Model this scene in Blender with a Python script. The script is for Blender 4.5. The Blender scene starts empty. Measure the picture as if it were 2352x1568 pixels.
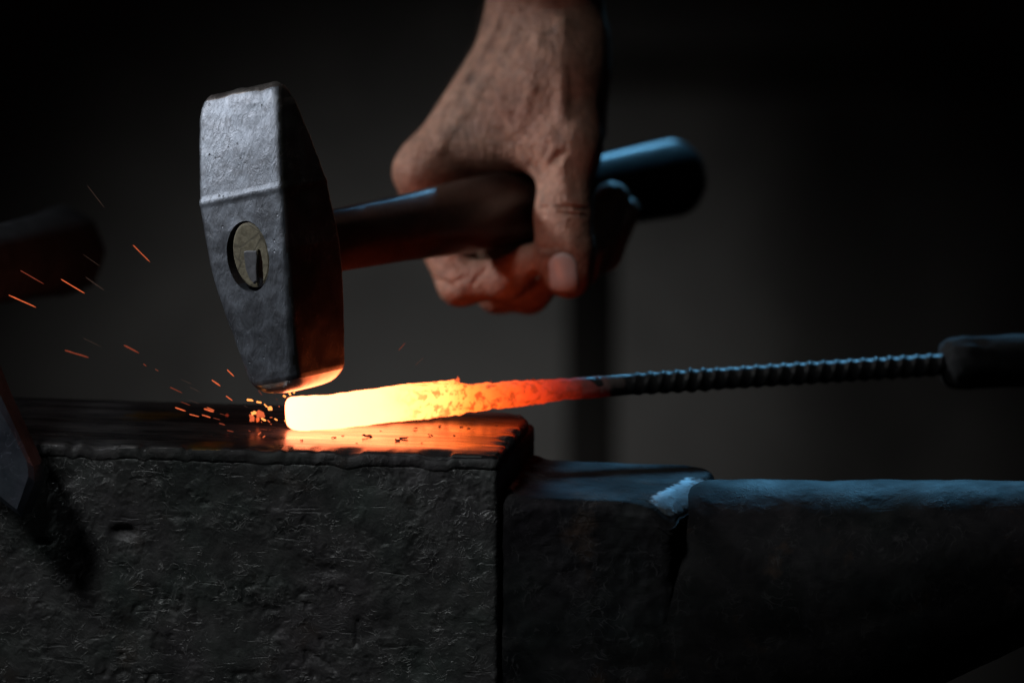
import bpy, math, random
import numpy as np
from mathutils import Vector, Matrix, noise

random.seed(7)
SC = bpy.context.scene
COL = SC.collection

# ------------------------------------------------------------------ frame of reference
K = 10690.0                      # focal length in pixels of a 2352 px wide frame
PITCH = math.radians(10)
R = np.array([1.0, 0, 0])
U = np.array([0, math.sin(PITCH), math.cos(PITCH)])
F = np.array([0, math.cos(PITCH), -math.sin(PITCH)])
PIVOT = np.array([0, 0, 0.041])
CAM = PIVOT - 2 * F

def P(px, py, dd):
    d = 2.0 + dd
    return CAM + d * (F + (px - 1176) / K * R - (py - 784) / K * U)

def C2W(v):                      # direction right, up, away -> world
    return v[0] * R + v[1] * U + v[2] * F

def hit(px, py, z):
    r = F + (px - 1176) / K * R - (py - 784) / K * U
    return CAM + (z - CAM[2]) / r[2] * r

def depth_of(p):
    return float(np.dot(np.asarray(p) - CAM, F)) - 2.0

def nz(p, s, o=3, off=0.0):
    return noise.fractal(Vector((p[0] * s + off, p[1] * s, p[2] * s)), 0.9, 2.1, o)

# ------------------------------------------------------------------ object helpers
def link(o, parent=None):
    COL.objects.link(o)
    if parent is not None:
        o.parent = parent
    return o

def wloc(o):
    l = Vector((0, 0, 0))
    while o is not None:
        l = l + o.location
        o = o.parent
    return l

def obj(name, verts, faces, mat, parent=None, origin=None, smooth=True):
    base = np.array(wloc(parent)) if parent is not None else np.zeros(3)
    o0 = np.array(origin) if origin is not None else base
    v = np.asarray(verts, dtype=float) - o0
    me = bpy.data.meshes.new(name)
    me.from_pydata([tuple(x) for x in v.tolist()], [], [tuple(f) for f in faces])
    me.materials.append(mat)
    if smooth:
        me.polygons.foreach_set('use_smooth', [True] * len(me.polygons))
    me.update()
    o = bpy.data.objects.new(name, me)
    link(o, parent)
    o.location = Vector(o0 - base)
    return o

def tag(o, label=None, cat=None, group=None, kind=None):
    if label: o['label'] = label
    if cat: o['category'] = cat
    if group: o['group'] = group
    if kind: o['kind'] = kind
    return o

def empty(name, loc, label, cat, group=None):
    o = bpy.data.objects.new(name, None)
    o.empty_display_size = 0.02
    o.location = Vector(loc)
    link(o)
    return tag(o, label, cat, group)

def loft(rings, closed_ends=True):
    """rings: list of (n,3) arrays"""
    n = len(rings[0]); V = []; Fc = []
    for r in rings: V.extend(list(map(tuple, r)))
    for i in range(len(rings) - 1):
        for j in range(n):
            a = i * n + j; b = i * n + (j + 1) % n
            Fc.append((a, b, b + n, a + n))
    if closed_ends:
        V.append(tuple(np.mean(rings[0], axis=0))); c0 = len(V) - 1
        V.append(tuple(np.mean(rings[-1], axis=0))); c1 = len(V) - 1
        L = (len(rings) - 1) * n
        for j in range(n):
            Fc.append((c0, (j + 1) % n, j))
            Fc.append((c1, L + j, L + (j + 1) % n))
    return np.array(V), Fc

def rrect(hw, hh, r, seg=5, edge=6):
    """rounded rectangle outline, even number of points along edges"""
    r = min(r, hw * 0.98, hh * 0.98)
    pts = []
    cs = [(hw - r, hh - r, 0), (-hw + r, hh - r, 90), (-hw + r, -hh + r, 180), (hw - r, -hh + r, 270)]
    for k, (cx, cy, a0) in enumerate(cs):
        for i in range(seg + 1):
            a = math.radians(a0 + 90 * i / seg)
            pts.append((cx + r * math.cos(a), cy + r * math.sin(a)))
        nx, ny, na = cs[(k + 1) % 4]
        a = math.radians(na)
        q = (nx + r * math.cos(a), ny + r * math.sin(a)); p = pts[-1]
        for i in range(1, edge):
            t = i / edge
            pts.append((p[0] + (q[0] - p[0]) * t, p[1] + (q[1] - p[1]) * t))
    return np.array(pts)

def ell(ra, rb, n=48, oct_=0.0):
    out = []
    for i in range(n):
        a = 2 * math.pi * i / n
        k = 1.0
        if oct_:
            m = (a + math.pi / 8) % (math.pi / 4) - math.pi / 8
            k = (1 - oct_) + oct_ * (math.cos(math.pi / 8) / math.cos(m)) * 1.04
        out.append((ra * k * math.cos(a), rb * k * math.sin(a)))
    return np.array(out)

# ------------------------------------------------------------------ materials
class NT:
    def __init__(s, name):
        s.m = bpy.data.materials.new(name); s.m.use_nodes = True
        s.t = s.m.node_tree; s.b = s.t.nodes['Principled BSDF']
        s.tc = s.t.nodes.new('ShaderNodeTexCoord')
    def n(s, typ, **kw):
        x = s.t.nodes.new(typ)
        for k, v in kw.items(): setattr(x, k, v)
        return x
    def l(s, a, b): s.t.links.new(a, b)
    def vec(s, scale=(1, 1, 1), rot=(0, 0, 0), loc=(0, 0, 0)):
        mp = s.n('ShaderNodeMapping'); mp.inputs['Scale'].default_value = scale
        mp.inputs['Rotation'].default_value = rot; mp.inputs['Location'].default_value = loc
        s.l(s.tc.outputs['Object'], mp.inputs['Vector']); return mp.outputs['Vector']
    def noise(s, sc, det=4, rough=0.55, dist=0.0, v=None):
        x = s.n('ShaderNodeTexNoise'); x.inputs['Scale'].default_value = sc
        x.inputs['Detail'].default_value = det; x.inputs['Roughness'].default_value = rough
        x.inputs['Distortion'].default_value = dist
        s.l(v if v is not None else s.tc.outputs['Object'], x.inputs['Vector']); return x.outputs['Fac']
    def voro(s, sc, feat='F1', v=None, rnd=1.0):
        x = s.n('ShaderNodeTexVoronoi', feature=feat); x.inputs['Scale'].default_value = sc
        x.inputs['Randomness'].default_value = rnd
        s.l(v if v is not None else s.tc.outputs['Object'], x.inputs['Vector']); return x.outputs['Distance']
    def ramp(s, fac, stops, interp='LINEAR'):
        x = s.n('ShaderNodeValToRGB'); cr = x.color_ramp; cr.interpolation = interp
        while len(cr.elements) < len(stops): cr.elements.new(0.5)
        for e, (p, c) in zip(cr.elements, stops):
            e.position = p; e.color = (*c, 1) if len(c) == 3 else c
        s.l(fac, x.inputs['Fac']); return x.outputs['Color']
    def math(s, op, a, b=None, clamp=False):
        x = s.n('ShaderNodeMath', operation=op, use_clamp=clamp)
        for i, q in enumerate((a, b)):
            if q is None: continue
            if isinstance(q, (int, float)): x.inputs[i].default_value = q
            else: s.l(q, x.inputs[i])
        return x.outputs[0]
    def mix(s, fac, a, b, bt='MIX'):
        x = s.n('ShaderNodeMix', data_type='RGBA', blend_type=bt)
        for i, q in ((0, fac), (6, a), (7, b)):
            if isinstance(q, (int, float)): x.inputs[i].default_value = q
            elif isinstance(q, tuple): x.inputs[i].default_value = (*q, 1)
            else: s.l(q, x.inputs[i])
        return x.outputs[2]
    def bump(s, h, strength, dist, normal=None):
        x = s.n('ShaderNodeBump'); x.inputs['Strength'].default_value = strength
        x.inputs['Distance'].default_value = dist; s.l(h, x.inputs['Height'])
        if normal is not None: s.l(normal, x.inputs['Normal'])
        return x.outputs['Normal']
    def set(s, **kw):
        for k, v in kw.items():
            i = s.b.inputs[k.replace('_', ' ')]
            if isinstance(v, (int, float)): i.default_value = v
            elif isinstance(v, tuple): i.default_value = (*v, 1) if (len(v) == 3 and i.type == 'RGBA') else v
            else: s.l(v, i)
        return s.m

def g3(x): return (x, x, x)

def mat_forged(name, lo=(0.03, 0.03, 0.032), hi=(0.13, 0.125, 0.12), sc=1.0, bs=1.0, rough=0.44, metal=0.35, spec=0.5):
    t = NT(name)
    v = t.vec()
    warp = t.noise(170 * sc, 3, 0.6, 2.2)
    n1 = t.noise(330 * sc, 4, 0.62, 1.6)
    n2 = t.noise(45 * sc, 3, 0.5)
    col = t.ramp(t.noise(60 * sc, 5, 0.65, 0.6), [(0.3, lo), (0.72, hi)])
    tint = t.ramp(t.noise(26 * sc, 3, 0.5), [(0.3, (0.85, 1.0, 0.94)), (0.5, (1, 1, 1)), (0.7, (1.0, 0.92, 0.98))])
    col = t.mix(1.0, col, tint, 'MULTIPLY')
    rust = t.math('MULTIPLY', t.ramp(t.noise(38 * sc, 4, 0.6), [(0.6, g3(0)), (0.76, g3(1))]), 0.35)
    col = t.mix(rust, col, (0.11, 0.06, 0.03))
    edge = t.voro(150 * sc, 'SMOOTH_F1')
    blot = t.noise(95 * sc, 4, 0.6, 1.2)
    h = t.math('ADD', t.math('MULTIPLY', warp, 0.8), t.math('MULTIPLY', n1, 0.4))
    h = t.math('ADD', h, t.math('MULTIPLY', edge, 0.6))
    h = t.math('ADD', h, t.math('MULTIPLY', blot, 0.5))
    rgh = t.ramp(t.noise(28 * sc, 4, 0.6), [(0.36, g3(0.45)), (0.62, g3(1.0))])
    h = t.math('MULTIPLY', h, rgh)
    pit = t.ramp(t.voro(110 * sc, 'F1', t.vec(scale=(1, 1, 1.5))), [(0.0, g3(0)), (0.30, g3(1))], 'EASE')
    h = t.math('ADD', h, t.math('MULTIPLY', pit, t.math('MULTIPLY', t.ramp(t.noise(50 * sc, 3), [(0.5, g3(0)), (0.6, g3(1))]), 1.1)))
    cv = t.noise(115 * sc, 2, 0.5, 1.4)
    curl = t.ramp(cv, [(0.475, g3(0)), (0.5, g3(1)), (0.53, g3(0))])
    curl = t.math('MULTIPLY', curl, t.ramp(t.noise(75 * sc, 3, 0.6), [(0.47, g3(0)), (0.6, g3(1))]))
    h = t.math('ADD', h, t.math('MULTIPLY', curl, 0.9))
    scr = t.ramp(t.noise(260 * sc, 2, 0.4, 0.5, t.vec(scale=(0.12, 1, 1.0), rot=(0, 0.5, 0))), [(0.66, g3(0)), (0.72, g3(1))])
    h = t.math('SUBTRACT', h, t.math('MULTIPLY', scr, 0.5))
    col = t.mix(t.math('MULTIPLY', curl, 0.55), col, tuple(min(1, x * 2.2) for x in hi))
    t.l(col, t.b.inputs['Base Color'])
    b1 = t.bump(h, 0.45 * bs, 0.0012)
    b2 = t.bump(t.noise(1100 * sc, 3, 0.7), 0.35 * bs, 0.0004, b1)
    rg = t.ramp(n2, [(0.3, g3(rough - 0.08)), (0.7, g3(rough + 0.12))])
    return t.set(Base_Color=col, Metallic=metal, Roughness=rg, Normal=b2, Specular_IOR_Level=spec)

def mat_face():
    t = NT('polished_anvil_steel')
    yaw = math.radians(9)
    v = t.vec(scale=(1, 1, 1), rot=(0, 0, yaw))
    sv = t.n('ShaderNodeMapping'); sv.inputs['Scale'].default_value = (0.22, 1.5, 1)
    t.l(v, sv.inputs['Vector']); sv = sv.outputs['Vector']
    st = t.noise(240, 5, 0.65, 0.6, sv)
    bl = t.noise(30, 4, 0.6, 0.5, sv)
    col = t.ramp(st, [(0.3, (0.10, 0.10, 0.11)), (0.6, (0.3, 0.29, 0.29)), (0.8, (0.42, 0.38, 0.36))])
    col = t.mix(t.ramp(bl, [(0.45, g3(0)), (0.62, g3(0.85))]), col, (0.05, 0.05, 0.055))
    # two ochre reflections painted into the plate's colour
    def reflection_patch(c, rx, ry):
        mp = t.n('ShaderNodeMapping'); mp.vector_type = 'TEXTURE'
        mp.inputs['Location'].default_value = c; mp.inputs['Scale'].default_value = (rx, ry, 0.02)
        mp.inputs['Rotation'].default_value = (0, 0, 0.3)
        t.l(t.tc.outputs['Object'], mp.inputs['Vector'])
        ln = t.n('ShaderNodeVectorMath', operation='LENGTH'); t.l(mp.outputs[0], ln.inputs[0])
        d = t.math('ADD', ln.outputs['Value'], t.math('MULTIPLY', t.math('SUBTRACT', t.noise(260, 4, 0.6), 0.5), 1.6))
        return t.ramp(d, [(0.45, g3(1)), (1.0, g3(0))])
    for (px, py, rx, ry) in ((480, 1020, .011, .009), (355, 954, .016, .012)):
        c = hit(px, py, 0) - A0
        col = t.mix(t.math('MULTIPLY', reflection_patch((c[0], c[1], c[2] - BASEZ), rx, ry), 0.8), col, (0.34, 0.2, 0.05))
    rg = t.ramp(t.noise(90, 4, 0.6, 0.4, sv), [(0.3, g3(0.17)), (0.7, g3(0.42))])
    h = t.math('ADD', t.math('MULTIPLY', st, 0.3), t.noise(60, 2, 0.5, 0.2, sv))
    b = t.bump(h, 0.32, 0.0006)
    return t.set(Base_Color=col, Metallic=0.9, Roughness=rg, Normal=b)

def mat_hammer_steel():
    t = NT('worn_hammer_steel')
    n1 = t.noise(120, 5, 0.65, 0.8)
    col = t.ramp(n1, [(0.28, (0.17, 0.175, 0.195)), (0.5, (0.23, 0.245, 0.28)), (0.72, (0.30, 0.325, 0.375))])
    dk = t.ramp(t.noise(30, 3, 0.6), [(0.35, g3(0.78)), (0.6, g3(1))])
    col = t.mix(1.0, col, dk, 'MULTIPLY')
    pit = t.ramp(t.voro(260), [(0.0, g3(0)), (0.16, g3(1))])
    pitm = t.ramp(t.noise(95, 3), [(0.5, g3(1)), (0.62, g3(0))])
    pit = t.math('MAXIMUM', pit, pitm)
    col = t.mix(pit, (0.09, 0.085, 0.09), col)
    sv = t.vec(scale=(1, 1, 0.35), rot=(0.2, 0.8, 0.3))
    sc = t.noise(420, 4, 0.7, 0.8, sv)
    h = t.math('ADD', t.math('MULTIPLY', pit, 0.6), t.math('MULTIPLY', sc, 0.8))
    h = t.math('ADD', h, t.math('MULTIPLY', t.noise(70, 3, 0.55), 0.8))
    b = t.bump(h, 0.55, 0.0009)
    rg = t.ramp(n1, [(0.3, g3(0.42)), (0.7, g3(0.56))])
    return t.set(Base_Color=col, Metallic=0.85, Roughness=rg, Normal=b)

def mat_skin():
    t = NT('sooty_weathered_skin')
    n1 = t.noise(28, 4, 0.6)
    col = t.ramp(n1, [(0.3, (0.38, 0.165, 0.11)), (0.5, (0.50, 0.26, 0.18)), (0.75, (0.55, 0.31, 0.22))])
    fine = t.ramp(t.noise(380, 3, 0.6), [(0.3, g3(0.78)), (0.65, g3(1.05))])
    col = t.mix(1.0, col, fine, 'MULTIPLY')
    mott = t.ramp(t.noise(150, 4, 0.65, 0.4), [(0.35, (0.80, 0.76, 0.74)), (0.62, (1.05, 1.03, 1.0))])
    col = t.mix(1.0, col, mott, 'MULTIPLY')
    soot = t.math('MULTIPLY', t.ramp(t.noise(70, 5, 0.65, 0.6), [(0.54, g3(0)), (0.70, g3(1))]), 0.6)
    col = t.mix(soot, col, (0.09, 0.06, 0.05))
    w = t.noise(300, 4, 0.65, 0.8, t.vec(scale=(1, 1, 0.45)))
    cell = t.voro(420, 'DISTANCE_TO_EDGE')
    h = t.math('ADD', w, t.math('MULTIPLY', cell, 0.9))
    h2 = t.noise(95, 3, 0.5, 0.9, t.vec(scale=(1.3, 1, 0.5)))
    b0 = t.bump(h2, 0.4, 0.0028)
    b = t.bump(h, 1.0, 0.0012, b0)
    t.b.subsurface_method = 'RANDOM_WALK'
    return t.set(Base_Color=col, Roughness=0.52, Normal=b, Subsurface_Weight=0.12,
                 Subsurface_Radius=(1.0, 0.35, 0.2), Subsurface_Scale=0.004, Specular_IOR_Level=0.4)

def mat_simple(name, c1, c2, sc, rough, metal=0.0, bs=0.3, bd=0.001, scale=(1, 1, 1), spec=0.5):
    t = NT(name)
    n1 = t.noise(sc, 5, 0.6, 0.4, t.vec(scale=scale))
    return t.set(Base_Color=t.ramp(n1, [(0.3, c1), (0.7, c2)]), Roughness=rough, Metallic=metal,
                 Normal=t.bump(n1, bs, bd), Specular_IOR_Level=spec)

def mat_emit(name, col, st):
    t = NT(name)
    n1 = t.noise(900, 2, 0.5)
    c = t.ramp(n1, [(0.3, tuple(x * 0.75 for x in col)), (0.7, col)])
    return t.set(Base_Color=(0.05, 0.02, 0.01), Emission_Color=c, Emission_Strength=st, Roughness=0.8)

# ------------------------------------------------------------------ anvil
YAW = math.radians(9)
A_ = np.array([math.cos(YAW), -math.sin(YAW), 0]); B_ = np.array([math.sin(YAW), math.cos(YAW), 0]); Z_ = np.array([0, 0, 1.0])
A0 = hit(1143, 1046, 0)
BASEZ = -0.36                      # z of the anvil's foot
def AB(a, b, z): return A0 + a * A_ + b * B_ + z * Z_
def to_ab(p):
    q = np.asarray(p) - A0
    return float(q @ A_), float(q @ B_), float(q[2])
def front_hit(px, py):             # pixel on the anvil's front plane -> (a, z)
    r = F + (px - 1176) / K * R - (py - 784) / K * U
    t = ((A0 - CAM) @ B_) / (r @ B_)
    a, b, z = to_ab(CAM + t * r)
    return a, z

MF = mat_forged('hammer_scaled_iron', lo=(0.045, 0.046, 0.046), hi=(0.155, 0.155, 0.15), sc=1.25)
MFACE = mat_face()

anvil = empty('anvil', A0 + np.array([0, 0, BASEZ]), 'large battered dark iron anvil with the glowing bar lying on its polished top', 'anvil')

def slab(a0, a1, b0, b1, z0, z1, res, r, disp, fine_a=None):
    """box of gridded faces with rounded edges; disp(a,b,z,n)->(da,db,dz)"""
    def axis(lo, hi, rs):
        n = max(2, int(round((hi - lo) / rs)))
        base = np.linspace(lo, hi, n + 1)
        extra = [lo + r * k for k in (0.15, 0.4, 0.7, 1.0)] + [hi - r * k for k in (0.15, 0.4, 0.7, 1.0)]
        allv = sorted(set([round(float(x), 6) for x in list(base) + extra if lo <= x <= hi]))
        out = [allv[0]]
        for x in allv[1:]:
            if x - out[-1] > rs * 0.08: out.append(x)
        out[-1] = hi
        return out
    ra, rb, rz = res if isinstance(res, tuple) else (res, res, res)
    la, lb, lz = axis(a0, a1, ra), axis(b0, b1, rb), axis(z0, z1, rz)
    idx = {}; V = []; Fc = []
    def vid(a, b, z):
        k = (round(a, 6), round(b, 6), round(z, 6))
        if k not in idx:
            q = np.array([min(max(a, a0 + r), a1 - r), min(max(b, b0 + r), b1 - r), min(max(z, z0 + r), z1 - r)])
            p = np.array([a, b, z]); d = p - q; L = np.linalg.norm(d)
            n = d / L if L > 1e-9 else np.array([0, 0, 1.0])
            p = q + n * r
            p = p + np.array(disp(p[0], p[1], p[2], n))
            idx[k] = len(V); V.append(AB(*p))
        return idx[k]
    def face(ax, val, l1, l2, flip):
        for i in range(len(l1) - 1):
            for j in range(len(l2) - 1):
                c = [(l1[i], l2[j]), (l1[i + 1], l2[j]), (l1[i + 1], l2[j + 1]), (l1[i], l2[j + 1])]
                if flip: c = c[::-1]
                f = []
                for u, w in c:
                    f.append(vid(*((val, u, w) if ax == 0 else (u, val, w) if ax == 1 else (u, w, val))))
                Fc.append(tuple(f))
    face(0, a0, lb, lz, True); face(0, a1, lb, lz, False)
    face(1, b0, la, lz, False); face(1, b1, la, lz, True)
    face(2, z0, la, lb, True); face(2, z1, la, lb, False)
    return np.array(V), Fc

# stamped letters and scars in the front face, as strokes on the front plane
STROKES = []
def stroke(*pts, w=0.0011, d=0.0010):
    q = [front_hit(*p) for p in pts]
    for i in range(len(q) - 1):
        STROKES.append((np.array(q[i]), np.array(q[i + 1]), w, d))
def arc(cx, cy, rx, ry, t0, t1, n=8, **kw):
    stroke(*[(cx + rx * math.cos(math.radians(t0 + (t1 - t0) * i / n)), cy + ry * math.sin(math.radians(t0 + (t1 - t0) * i / n))) for i in range(n + 1)], **kw)
stroke((701, 1492), (723, 1552), d=.0016); stroke((712, 1497), (768, 1538), d=.0014); stroke((737, 1467), (770, 1541), d=.0016)   # N
stroke((822, 1424), (819, 1480), d=.0016)                                                                                          # I
arc(402, 1378, 19, 26, -20, 190); stroke((360, 1348), (361, 1382)); stroke((451, 1378), (454, 1418)); arc(330, 1404, 24, 18, 180, 350)
stroke((618, 1326), (619, 1398)); stroke((606, 1400), (638, 1396)); stroke((645, 1364), (660, 1394)); stroke((660, 1352), (660, 1394))
stroke((558, 1340), (562, 1372)); stroke((558, 1352), (586, 1342)); stroke((588, 1370), (600, 1412)); stroke((574, 1372), (588, 1400))
stroke((761, 1350), (779, 1386)); arc(700, 1376, 17, 16, 40, 330)
arc(284, 1561, 23, 20, 150, 400); arc(358, 1567, 20, 18, 160, 390); arc(225, 1530, 22, 26, -40, 60)
stroke((396, 1552), (399, 1580)); stroke((534, 1580), (540, 1548), (566, 1545), (568, 1580)); stroke((573, 1545), (590, 1580)); stroke((566, 1548), (596, 1542))
stroke((632, 1516), (647, 1572)); stroke((640, 1480), (652, 1492)); arc(650, 1470, 26, 30, 170, 260)
STROKES_A = [(min(s[0][0], s[1][0]) - .003, max(s[0][0], s[1][0]) + .003, min(s[0][1], s[1][1]) - .003, max(s[0][1], s[1][1]) + .003, s) for s in STROKES]
DENTS = []
for (px, py, rx, ry, dep) in ((284, 1220, .0052, .0028, .0028), (105, 1245, .004, .0015, .0012), (470, 1155, .003, .0012, .0012), (420, 1185, .006, .001, .0008),
                              (150, 1100, .006, .004, .001), (760, 1310, .005, .003, .001), (985, 1250, .004, .003, .001), (300, 1440, .007, .01, .0008),
                              (360, 1100, .003, .002, .001), (955, 1520, .005, .009, .0012), (880, 1440, .006, .004, .0008), (1050, 1330, .004, .008, .0008)):
    a, z = front_hit(px, py); DENTS.append((a, z, rx, ry, dep))

def smooth(t): t = min(max(t, 0), 1); return t * t * (3 - 2 * t)

def scar(a, z):
    d = 0.0
    for (x0, x1, z0, z1, s) in STROKES_A:
        if x0 < a < x1 and z0 < z < z1:
            p = np.array([a, z]); ab = s[1] - s[0]
            t = min(max(float((p - s[0]) @ ab) / max(float(ab @ ab), 1e-12), 0), 1)
            L = float(np.linalg.norm(p - s[0] - t * ab))
            d = max(d, s[3] * math.exp(-(L / s[2]) ** 2 * 1.3))
    for (da, dz, rx, ry, dep) in DENTS:
        q = ((a - da) / rx) ** 2 + ((z - dz) / ry) ** 2
        if q < 6: d += dep * math.exp(-q * q)
    return d

def body_disp(a, b, z, n):
    if b > 0.02 and z < -0.02: return (0, 0, 0)
    m = 0.00035 * nz((a, b, z), 60, 3) + 0.0009 * nz((a, b, z), 14, 2) + 0.0002 * nz((a, b, z), 170, 2)
    if n[1] < -0.5:
        m -= scar(a, z)
    return (n[0] * m, n[1] * m, n[2] * m * 0.4)
PLATE = 0.0075
v, f = slab(-0.42, 0.0, 0.0, 0.099, -0.15, -PLATE + 0.0022, (0.0011, 0.004, 0.0011), 0.0022, body_disp)
body = obj('body', v, f, MF, anvil)

def chips(a):
    c = max(0.0, noise.noise(Vector((a * 55, 3.1, 0))) - 0.18) * 0.0045
    c += max(0.0, noise.noise(Vector((a * 160, 9.1, 0))) - 0.12) * 0.0032
    return c
def face_disp(a, b, z, n):
    da = db = dz = 0.0
    if b < 0.012:                                # battered front lip
        w = smooth(1 - b / 0.010)
        c = chips(a) + 0.0006
        dz -= c * w; db += c * 0.5 * w * smooth((z + PLATE) / PLATE)
        db -= 0.0005 * w * smooth(-n[1]) * (0.6 + noise.noise(Vector((a * 70, 1, 7))))
    if a > -0.010:                               # nicked right end
        w = smooth((a + 0.009) / 0.009)
        c = max(0.0, noise.noise(Vector((b * 150, 4.4, 0))) + 0.05) * 0.0035
        dz -= c * w; da -= c * 0.7 * w
    m = 0.00012 * nz((a, b, 0), 60, 2)
    if b > 0.08 and a > -0.03:                   # rounded far corner
        q = math.hypot(max(0, b - 0.081), max(0, a + 0.018))
    if n[1] < -0.3 or n[0] > 0.3:
        m += 0.00035 * nz((a, b, z), 60, 3) + 0.0009 * nz((a, b, z), 14, 2) + 0.0002 * nz((a, b, z), 170, 2)
    return (da + n[0] * m, db + n[1] * m, dz + n[2] * m)
# one plate: polished top, scaled edge
v, f = slab(-0.42, 0.0005, -0.0004, 0.0995, -PLATE + 0.0004, 0.0, (0.0011, 0.0025, 0.0012), 0.0032, face_disp)
# round the plate's far right corner
V2 = v.copy()
for i in range(len(V2)):
    a, b, z = to_ab(V2[i])
    ca, cb, rr = 0.0005 - 0.020, 0.0995 - 0.020, 0.020
    if a > ca and b > cb:
        dx, dy = a - ca, b - cb
        mx = max(dx, dy); L = math.hypot(dx, dy)
        if L > 1e-6:
            s = mx / L
            a, b = ca + dx * s, cb + dy * s
            V2[i] = AB(a, b, z)
face = obj('face_plate', V2, f, MFACE, anvil)
face.data.materials.append(mat_forged('shade_dark_plate_edge_iron', lo=(0.02, 0.02, 0.021), hi=(0.075, 0.072, 0.07), sc=1.25, bs=0.8, rough=0.6, metal=0.1, spec=0.25))  # darker than the body: the unlit lip is put into the colour
for p in face.data.polygons:
    if p.normal.z < 0.70: p.material_index = 1

# table (step), lower than the face
TZ = -0.0185
def table_disp(a, b, z, n):
    da = db = dz = 0.0
    if z > TZ - 0.02:
        w = smooth((a - 0.061) / 0.016)
        k = smooth((z - (TZ - 0.012)) / 0.012)
        dz -= 0.0080 * w * w * k * (1 - smooth((b - 0.040) / 0.022))
        wf = smooth(1 - b / 0.016) * smooth((a - 0.050) / 0.03)
        dz -= 0.006 * wf * k
        wf2 = smooth(1 - b / 0.006)
        dz -= (0.0010 + max(0, noise.noise(Vector((a * 120, 2, 2)))) * 0.003) * wf2 * k
    da += (0.010 * smooth(b / 0.06) - 0.0015) * smooth((a - 0.03) / 0.046)
    if n[2] > 0.5:
        fl = max(0, 1 - a / 0.011)
        dz += 0.0055 * fl * fl * smooth((b - 0.004) / 0.012) * (1 if n[2] > 0.5 else 0)
    m = 0.0006 * nz((a, b, z), 60, 3) + 0.0009 * nz((a, b, z), 18, 2) + 0.00035 * nz((a, b, z), 240, 2)
    if n[2] > 0.7: m *= 0.35
    return (da + n[0] * m, db + n[1] * m, dz + n[2] * m)
v, f = slab(0.0012, 0.076, 0.001, 0.087, -0.15, TZ, (0.0012, 0.0022, 0.0014), 0.0045, table_disp)
MTAB = mat_forged('dark_table_iron', lo=(0.018, 0.019, 0.022), hi=(0.06, 0.06, 0.062), bs=0.6, rough=0.6, metal=0.0, spec=0.12)
for i in range(len(v)):                       # rounded far corner of the table
    a, b, z = to_ab(v[i])
    ca, cb = 0.076 + 0.008 - 0.018, 0.087 - 0.018
    if a > ca and b > cb:
        dx, dy = a - ca, b - cb; L = math.hypot(dx, dy)
        if L > 1e-6:
            sc_ = max(dx, dy) / L; v[i] = AB(ca + dx * sc_, cb + dy * sc_, z)
table = obj('table', v, f, MTAB, anvil)
# bare steel where the step's corner and the foot of the face are worn
at = table.data.attributes.new('worn', 'FLOAT', 'POINT')
tl_ = np.array(table.location) + np.array(anvil.location)
for vi, vv in enumerate(table.data.vertices):
    a, b, z = to_ab(np.array(vv.co) + tl_)
    sh = (0.010 * smooth(b / 0.06) - 0.0015) * smooth((a - 0.03) / 0.046); a0 = a - sh
    wr = smooth((a0 - 0.0595) / 0.007) * smooth((b - 0.004) / 0.007) * (1 - smooth((b - 0.050) / 0.016)) * smooth((z - (TZ - 0.0095)) / 0.004)
    wr = max(wr, (1 - smooth((a - 0.003) / 0.006)) * smooth((b - 0.001) / 0.006) * (1 - smooth((b - 0.024) / 0.014)) * smooth((z - (TZ - 0.001)) / 0.003) * 0.9)
    at.data[vi].value = wr
def mat_table():
    m = mat_forged('dark_table_iron_with_wear', lo=(0.008, 0.0085, 0.010), hi=(0.035, 0.034, 0.035), bs=0.6, rough=0.66, metal=0.0, spec=0.04)
    nt = m.node_tree; b = nt.nodes['Principled BSDF']
    a = nt.nodes.new('ShaderNodeAttribute'); a.attribute_name = 'worn'
    tc = nt.nodes.new('ShaderNodeTexCoord')
    no = nt.nodes.new('ShaderNodeTexNoise'); no.inputs['Scale'].default_value = 330; no.inputs['Detail'].default_value = 5
    nt.links.new(tc.outputs['Object'], no.inputs['Vector'])
    ad = nt.nodes.new('ShaderNodeMath'); ad.operation = 'MULTIPLY_ADD'; ad.inputs[1].default_value = 1.0; ad.inputs[2].default_value = -0.55
    nt.links.new(no.outputs['Fac'], ad.inputs[0])
    sm_ = nt.nodes.new('ShaderNodeMath'); sm_.operation = 'ADD'; nt.links.new(a.outputs['Fac'], sm_.inputs[0]); nt.links.new(ad.outputs[0], sm_.inputs[1])
    mr = nt.nodes.new('ShaderNodeMapRange'); mr.inputs['From Min'].default_value = 0.45; mr.inputs['From Max'].default_value = 0.85
    nt.links.new(sm_.outputs[0], mr.inputs['Value'])
    old = b.inputs['Base Color'].links[0].from_socket
    mx = nt.nodes.new('ShaderNodeMix'); mx.data_type = 'RGBA'; nt.links.new(mr.outputs[0], mx.inputs[0]); nt.links.new(old, mx.inputs[6]); mx.inputs[7].default_value = (0.33, 0.37, 0.40, 1)
    nt.links.new(mx.outputs[2], b.inputs['Base Color'])
    me = nt.nodes.new('ShaderNodeMath'); me.operation = 'MULTIPLY'; me.inputs[1].default_value = 0.85; nt.links.new(mr.outputs[0], me.inputs[0]); nt.links.new(me.outputs[0], b.inputs['Metallic'])
    return m
table.data.materials[0] = mat_table()

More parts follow.
